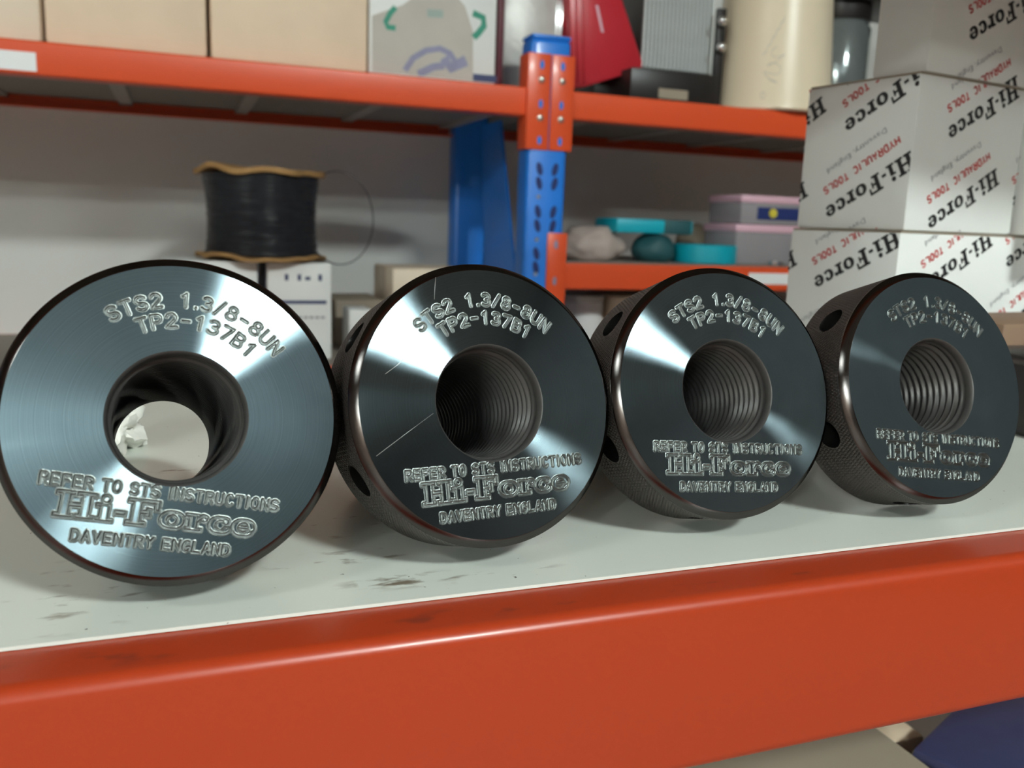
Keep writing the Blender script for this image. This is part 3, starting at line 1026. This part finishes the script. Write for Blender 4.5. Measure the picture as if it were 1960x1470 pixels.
# torn foam lying on the shelf behind the first puller
fm = blob('foam_scrap', (.012, .016, .013), 'foam_white', 5.1, .55, 2.6, 4, loc=(-.0300, .428, 0.0))
tag(fm, 'torn scrap of white foam on the shelf, seen through the first bore', 'foam scrap')

# wire reel on two white boxes
SPX, SPY = 0.1415, 1.665
c0 = at(502, 500, 1.60)
BT = 0.0265
w1 = carton('white_box', (-.03, 1.585, BZ), (.126, 1.78, BT), 'white_card', 'white box under the left half of the wire reel', 'box', 'white boxes under the wire reel', flaps=False)
box('navy_side', (.0775, -.096, .002), (.0785, .096, .170), 'print_navy', w1)
w2 = carton('white_box', (.1415, 1.585, BZ), (.2525, 1.78, BT), 'white_card', 'white box with a dark blue stripe under the right half of the wire reel', 'box', 'white boxes under the wire reel', flaps=False)
P2 = []
hh = BT - BZ
for k, xx in enumerate((.030, .052, .068, .088)):
    P2.append(([(xx, hh - .031), (xx + .006, hh - .031), (xx + .006, hh - .020), (xx, hh - .020)] if k != 2 else [(xx - .003, hh - .030), (xx + .006, hh - .030), (xx + .006, hh - .024), (xx - .003, hh - .024)], 0))
P2.append(([(.008, hh - .072), (.102, hh - .072), (.102, hh - .066), (.008, hh - .066)], 0))
for k in range(9): P2.append(([(.012 + k * .010, hh - .098), (.019 + k * .010, hh - .098), (.019 + k * .010, hh - .094), (.012 + k * .010, hh - .094)], 1))
decal('printed_marks', P2, (Vector((-.0555, -.0975, 0)), Vector((1, 0, 0)), Vector((0, 0, 1)), Vector((0, -1, 0))), None, ['print_navy', 'print_grey'], w2)

reel = empty('wire_reel', (SPX, SPY, BT + .0005), 'reel of black wire with ragged brown board flanges, standing on two white boxes', 'wire reel')


def rag(seed):
    def j(r, z, a, k):
        if r < .05: return r, z
        t = Vector((math.cos(a) * 2.2, math.sin(a) * 2.2, seed))
        rr = r * (1 + .085 * noise.noise(t) + .03 * noise.noise(t * 3.3))
        return rr, z + .009 * noise.noise(t * 1.1 + Vector((0, 0, 4)))
    return j


lathe('flange', [(.02, .003), (.112, .003), (.113, .006), (.112, .009), (.02, .009)], 'flange_board', reel, 72, 40, jitter=rag(1.0))
lathe('flange', [(.02, .152), (.110, .148), (.1115, .152), (.111, .157), (.02, .160)], 'flange_board', reel, 72, 40, jitter=rag(6.0))
prof = []
NW = 52
for i in range(NW * 4 + 1):
    t = i / (NW * 4)
    z = .009 + t * .139
    r = .0935 + .006 * (abs(t - .45) * 2) ** 2.2 + .0014 * abs(math.sin(math.pi * i / 4)) + .0010 * noise.noise(Vector((t * 23, 0, 0)))
    prof.append((r, z))


def wj(r, z, a, k):
    return r + .0011 * noise.noise(Vector((math.cos(a) * 3, math.sin(a) * 3, z * 170))), z


lathe('wire_windings', prof, 'wire_black', reel, 96, 60, jitter=wj)['label'] = 'layers of glossy black wire'
loop = []
for i in range(49):
    t = i / 48
    a = math.radians(118 - 250 * t)
    loop.append((.128 + .062 * math.cos(a), -.055 + .02 * math.sin(a * .5), .079 + .082 * math.sin(a)))
tube('loose_wire', loop, .0011, 'wire_black', reel)
tube('crossing_wire', [(-.02 + .11 * t, -.096 - .0035 * math.sin(math.pi * t) + .055 * t * t, .014 + .075 * t) for t in np.linspace(0, 1, 14)], .0010, 'wire_black', reel)

# goods on the lower left level
def stand(name, pxl, pxr, pyt, y, depth, z0, mat, label, cat='carton', group=None, **kw):
    """Carton whose front stands on plane y between two sight lines, its top at the third."""
    a = at(pxl, pyt, y); b = at(pxr, pyt, y)
    return carton(name, (a.x, y, z0), (b.x, y + depth, a.z), mat, label, cat, group, **kw)


stand('carton', 752, 896, 516, 1.72, .18, BZ, 'kraft_pale', 'pale kraft carton on the lower shelf, behind the second puller', tape=(.05, .02))
stand('carton', 642, 735, 574, 1.74, .16, BZ, 'kraft_grey', 'dull brown carton right of the striped white box', flaps=False)
stand('white_box', 668, 712, 592, 1.62, .07, BZ, 'white_card', 'small white box leaning near the dull brown carton', 'box', flaps=False)
p = at(985, 512, 1.78)
pb = blob('pouch', (.035, .04, .10), 'kraft_pale', 8.0, .2, 1.5, 3, loc=(p.x, 1.86, BZ)); tag(pb, 'pale paper pouch beside the blue rack post', 'pouch')

# goods on the lower right level
p0 = at(1078, 600, 1.62)
cy = lathe('canister', [(.001, 0), (.042, 0), (.044, .004), (.044, .105), (.040, .112), (.001, .112)], 'white_gloss', None, 40, 30, loc=(.780, 1.66, BZ))
tag(cy, 'white canister on the lower shelf right of the blue post', 'canister')
lathe('lid', [(.0445, .100), (.0455, .102), (.0455, .113), (.002, .115)], 'silver_wrap', cy, 40, 30)
carton('carton', (.835, 1.62, BZ), (1.02, 1.85, -.035), 'kraft_pale', 'plain carton on the lower shelf right of the white canister', tape=(.04, .02))
carton('carton', (1.06, 1.62, BZ), (1.30, 1.85, -.05), 'kraft_grey', 'dark kraft carton on the lower shelf in deep shade', flaps=False)

# goods on the middle right level
bag = blob('plastic_bag', (.068, .05, .042), 'clear_bag', 2.2, .22, 1.5, 4, loc=(.782, 1.64, LZ)); tag(bag, 'crumpled clear plastic bag on the middle shelf beside the blue post', 'plastic bag')
tl = blob('cloth_bundle', (.044, .045, .034), 'teal_dark', 4.6, .12, 1.4, 4, loc=(.915, 1.62, LZ)); tag(tl, 'dark teal cloth bundle under the cyan pack', 'cloth bundle')
a = at(1176, 428, 1.60); b = at(1320, 460, 1.60)
zt = max(v.co.z for v in tl.data.vertices) + LZ
cp = box('cyan_pack', (-(b.x - a.x) / 2, -.05, 0), ((b.x - a.x) / 2, .05, a.z - b.z), 'cyan_plastic', bevel=.004)
cp.location = ((a.x + b.x) / 2, 1.64, zt - .001); tag(cp, 'flat cyan pack lying on the dark teal bundle', 'pack')
box('shadow_band', (.02, -.0512, -.0005), ((b.x - a.x) / 2 - .004, .0512, a.z - b.z + .0005), 'teal_dark', cp, .003)  # shelf shadow on the pack's right half, painted as a dark band
a = at(1302, 467, 1.60); b = at(1408, 500, 1.60)
rr = (b.x - a.x) / 2
rl = lathe('tape_roll', [(.022, 0), (rr - .002, 0), (rr, .002), (rr, .036), (rr - .002, .038), (.022, .038), (.022, 0)], 'cyan_plastic', None, 56, 30, loc=((a.x + b.x) / 2, 1.60 + .02, LZ), cap=False)
tag(rl, 'wide cyan tape roll lying flat on the middle shelf', 'tape roll')
lathe('core', [(.0215, .001), (.0215, .037), (.019, .037), (.019, .001), (.0215, .001)], 'teal_dark', rl, 40, 30, cap=False)
for nm, (xl, yt, xr, yb), lab, z0 in (('lower', (1410, 437, 1530, 505), 'clear plastic box with a pink lid, the lower of two on the middle shelf', LZ),
                                      ('upper', (1421, 372, 1535, 435), 'clear plastic box with a pink lid holding dark parts, stacked on another', None)):
    a = at(xl, yt, 1.58); b = at(xr, yb, 1.58)
    z0 = LZ if z0 is not None else ztop + .0005
    h = a.z - z0 if nm == 'upper' else .083
    w = b.x - a.x
    o = box('plastic_box', (-w / 2, -.06, 0), (w / 2, .06, h - .012), 'clear_box', bevel=.004)
    o.location = ((a.x + b.x) / 2, 1.64, z0); tag(o, lab, 'plastic box', 'pink lidded plastic boxes')
    box('lid', (-w / 2 - .003, -.063, h - .016), (w / 2 + .003, .063, h), 'pink_lid', o, .004)
    if nm == 'upper':
        bm = bmesh.new(); add_box(bm, (-.038, -.0615, .010), (w / 2 - .006, -.0585, .036), .001)
        bm_obj('dark_insert', bm, 'blue_dark', o)
        lathe('yellow_insert', [(.010, 0), (.009, .003)], 'yellow_part', o, 16).matrix_local = Matrix.Translation((.0, -.0615, .024)) @ Matrix.Rotation(math.radians(90), 4, 'X')
    ztop = z0 + h
bb = blob('paper_bundle', (.034, .05, .05), 'kraft_grey', 9.4, .12, 1.4, 3, loc=(1.12, 1.80, LZ)); tag(bb, 'brown paper bundle behind the pink lidded boxes', 'bundle')
sc = lathe('steel_ring', [(.013, 0), (.016, .001), (.016, .008), (.013, .009), (.012, .004), (.013, 0)], 'chrome', None, 24, 40, loc=(1.165, 1.545, LZ), cap=False)
tag(sc, 'small bright steel ring at the shelf edge before the pink lidded boxes', 'ring')

# goods on the top level
Yc = 1.525
ct = [(-140, 79, 'kraft carton at the left picture edge on the top shelf', 'kraft_pale'),
      (86, 396, 'wide kraft carton on the top shelf, second from the left', 'kraft'),
      (403, 704, 'kraft carton on the top shelf left of the white box with green handles', 'kraft')]
for (l, r_, lab, m) in ct:
    a = at(l, 60, Yc); b = at(r_, 60, Yc)
    carton('carton', (a.x, Yc, UZ), (b.x, Yc + .3, UZ + .21), m, lab, 'carton', 'kraft cartons on the top shelf', tape=(.06, .022), bevel=.006)
a = at(707, 60, Yc); b = at(950, 60, Yc)
pc = carton('picture_box', (a.x, Yc, UZ), (b.x, Yc + .25, UZ + .20), 'white_card', 'white box printed with a bowl that has green handles, on the top shelf', 'box', flaps=False)


def onface(px, py):
    q = at(px, py, Yc); return (q.x - (a.x + b.x) / 2, q.z - UZ)


PP = []
PP.append(([onface(*q) for q in [(712, 150), (712, 30), (740, 20), (770, 10), (800, -12), (870, -12), (890, 12), (905, 60), (905, 160)]], 3))
for seg, mi, w in (([(757, 14), (747, 25), (738, 42), (742, 52), (757, 54)], 0, .0045), ([(905, 25), (925, 34), (926, 50), (915, 64), (906, 72)], 0, .0055),
                   ([(775, 135), (790, 112), (815, 97), (842, 93), (862, 103), (872, 120)], 1, .005), ([(800, 142), (830, 128), (850, 126)], 1, .006),
                   ([(850, 110), (862, 130), (892, 116)], 5, .009), ([(905, 148), (950, 152)], 2, .006), ([(818, 25), (848, 27)], 4, .006)):
    PP += ribbon_polys([(*onface(*q), w) for q in seg], mi)
decal('printed_picture', PP, (Vector((0, -.125, 0)), Vector((1, 0, 0)), Vector((0, 0, 1)), Vector((0, -1, 0))), (-.13, .13, .003, .195),
      ['print_green', 'print_purple', 'print_navy', 'print_bowl', 'print_pale', 'print_purple'], pc, layers={0: .0004, 1: .0004, 2: .0004, 4: .0004, 5: .0008})
a = at(953, 60, 1.60); b = at(964, 60, 1.60)
tag(box('folder', (a.x, 1.60, UZ), (b.x, 1.82, UZ + .2), 'maroon', bevel=.001), 'thin maroon folder standing right of the white picture box', 'folder')
a = at(967, 60, 1.62); b = at(1078, 60, 1.62)
sv = box('wrapped_panel', (-(b.x - a.x) / 2, -.02, 0), ((b.x - a.x) / 2, .02, .20), 'silver_wrap', bevel=.004)
sv.location = ((a.x + b.x) / 2, 1.65, UZ); tag(sv, 'panel in silvery wrapping behind the blue post top', 'panel')
for k in range(3):
    box('bright_edge', ((b.x - a.x) / 2 - .012 + k * .005, -.023, .004), ((b.x - a.x) / 2 - .009 + k * .005, -.019, .198), 'chrome', sv, .0008)
# tilted red plastic holder
def pz(px, py, y): q = at(px, py, y); return (q.x, q.z)


YR = 1.60
rc = Vector((pz(1150, 150, YR)[0], YR + .05, UZ))
pts = [pz(*q, YR) for q in [(1088, -60), (1172, -60), (1231, 122), (1226, 134), (1120, 166), (1096, 168)]]
pts = [(q[0] - rc.x, max(q[1] - UZ, 0.0005)) for q in pts]
rd = prism('file_holder', pts, 'y', -.05, .06, 'red_plastic', None, bevel=.0025)
rd.location = rc; tag(rd, 'red plastic holder standing askew right of the blue post top', 'holder')
for k, dx in enumerate((0.0, .012)):
    q0 = pz(1098 + k * 13, -60, YR); q1 = pz(1104 + k * 13, 160, YR)
    prism('rib', [(q0[0] - rc.x, q0[1] - UZ), (q0[0] - rc.x + .005, q0[1] - UZ), (q1[0] - rc.x + .005, q1[1] - UZ), (q1[0] - rc.x, q1[1] - UZ)], 'y', -.0535, -.049, 'red_plastic', rd, bevel=.001)
q0 = pz(1142, 10, YR); q1 = pz(1153, 62, YR)
prism('paper_slip', [(q0[0] - rc.x - .003, q0[1] - UZ), (q0[0] - rc.x + .003, q0[1] - UZ), (q1[0] - rc.x + .003, q1[1] - UZ), (q1[0] - rc.x - .003, q1[1] - UZ)], 'y', -.0512, -.0499, 'pink_lid', rd)
# black case with a clear plate rack standing on it
a = at(1205, 190, 1.56); b = at(1372, 190, 1.56)
ztc = at(1300, 137, 1.56).z
bc = box('tool_case', (-(b.x - a.x) / 2, -.045, 0), ((b.x - a.x) / 2, .12, ztc - UZ), 'black_plastic', bevel=.004)
bc.location = ((a.x + b.x) / 2, 1.605, UZ); tag(bc, 'low black case under the rack of clear plates on the top shelf', 'case')
box('paper_label', (-.035, -.0456, .010), (.030, -.0448, .028), 'kraft_grey', bc)
pr = empty('plate_rack', ((a.x + b.x) / 2, 1.63, ztc + .0005), 'rack of thin clear plates standing on the low black case', 'plate rack')
xa = at(1230, 60, 1.60).x - pr.location.x; xb = at(1366, 60, 1.60).x - pr.location.x
box('base', (xa, -.03, 0), (xb, .08, .008), 'black_plastic', pr, .001)
pl0 = None
for k in range(18):
    x = xa + (k + .5) * (xb - xa) / 18
    if pl0 is None:
        pl0 = box('plate', (-.0017, -.030, .009), (.0017, -.025, .19), 'clear_plate', pr)
        o = pl0
    else:
        o = pl0.copy(); COL.objects.link(o)
    o.location = (x, 0, 0)
box('dark_back', (xa, -.0245, .008), (xb, .075, .19), 'black_plastic', pr)
a = at(1192, 0, 1.80); b = at(1232, 0, 1.80)
tag(carton('black_box', (a.x - .04, 1.80, UZ), (b.x + .16, 1.95, UZ + .24), 'black_plastic', 'tall black box at the back of the top shelf behind the red holder', 'box', flaps=False), None, None)
kn = empty('knob_bracket', (at(1384, 65, 1.56).x, 1.57, UZ), 'black upright bracket with two bright knobs left of the cream drum', 'bracket')
box('upright', (-.006, .0, 0), (.012, .012, .19), 'black_plastic', kn, .001)
for py in (40, 90):
    q = at(1384 if py == 40 else 1381, py, 1.56)
    bm = bmesh.new(); bmesh.ops.create_uvsphere(bm, u_segments=20, v_segments=12, radius=.0095)
    bm_obj('knob', bm, 'chrome', kn, True, loc=(q.x - kn.location.x, -.008, q.z - UZ))
# cream drum
cl_ = at(1373, 195, 1.60); cr_ = at(1573, 195, 1.60)
dr = lathe('drum', [(.001, 0), (.121, 0), (.124, .003), (.124, .008), (.1225, .011), (.1085, .235), (.106, .238), (.001, .238)], 'cream_plastic', None, 96, 30, loc=((cl_.x + cr_.x) / 2, 1.606, UZ))
tag(dr, 'cream upturned drum with scribbled marks on the top shelf, before the clear jar', 'drum')


def scrib(pts, r=.0005):
    out = []
    for (ang, z) in pts:
        rad = .1225 - (.1225 - .1085) * (z - .011) / .224 + .0002
        out.append((rad * math.cos(math.radians(ang)), rad * math.sin(math.radians(ang)), z))
    tube('scribble', out, r, 'scribble_ink', dr, 6)


scrib([(232 + 7 * math.sin(t * 2.3) + t, .048 + t * .008 + .006 * math.cos(t * 3.1)) for t in np.linspace(0, 8, 44)])
scrib([(225 + t * 2.2, .10 + t * .009 + .004 * math.sin(t * 4)) for t in np.linspace(0, 8, 36)])
scrib([(228 + 2 * math.cos(t), .026 + .006 * math.sin(t)) for t in np.linspace(0, 6, 14)], .0006)
# jar
a = at(1577, 100, 1.74); b = at(1672, 100, 1.74)
r_ = (b.x - a.x) / 2
zt = at(1620, 34, 1.74).z - UZ
jr = lathe('jar', [(.001, 0), (r_ - .004, 0), (r_, .006), (r_, zt - .02), (r_ - .008, zt - .008), (r_ - .008, zt)], 'jar_glass', None, 48, 35, loc=((a.x + b.x) / 2, 1.78, UZ))
tag(jr, 'grey clear jar with a black lid behind the cream drum', 'jar')
lathe('lid', [(r_ - .004, zt - .004), (r_ - .002, zt), (r_ - .002, zt + .03), (.002, zt + .032)], 'black_plastic', jr, 48, 35)
a = at(1560, 10, 1.60); b = at(1790, 10, 1.60); zb = at(1620, 34, 1.74).z + .032
bt = box('black_tray', (-.16, -.09, 0), (.16, .09, .03), 'black_plastic', bevel=.004)
bt.location = ((a.x + b.x) / 2 * 1.78 / 1.6 , 1.78, zb + .0005); tag(bt, 'black tray lying on top of the grey jar', 'tray')
box('rim', (-.164, -.094, .026), (.164, .094, .032), 'black_plastic', bt, .002)
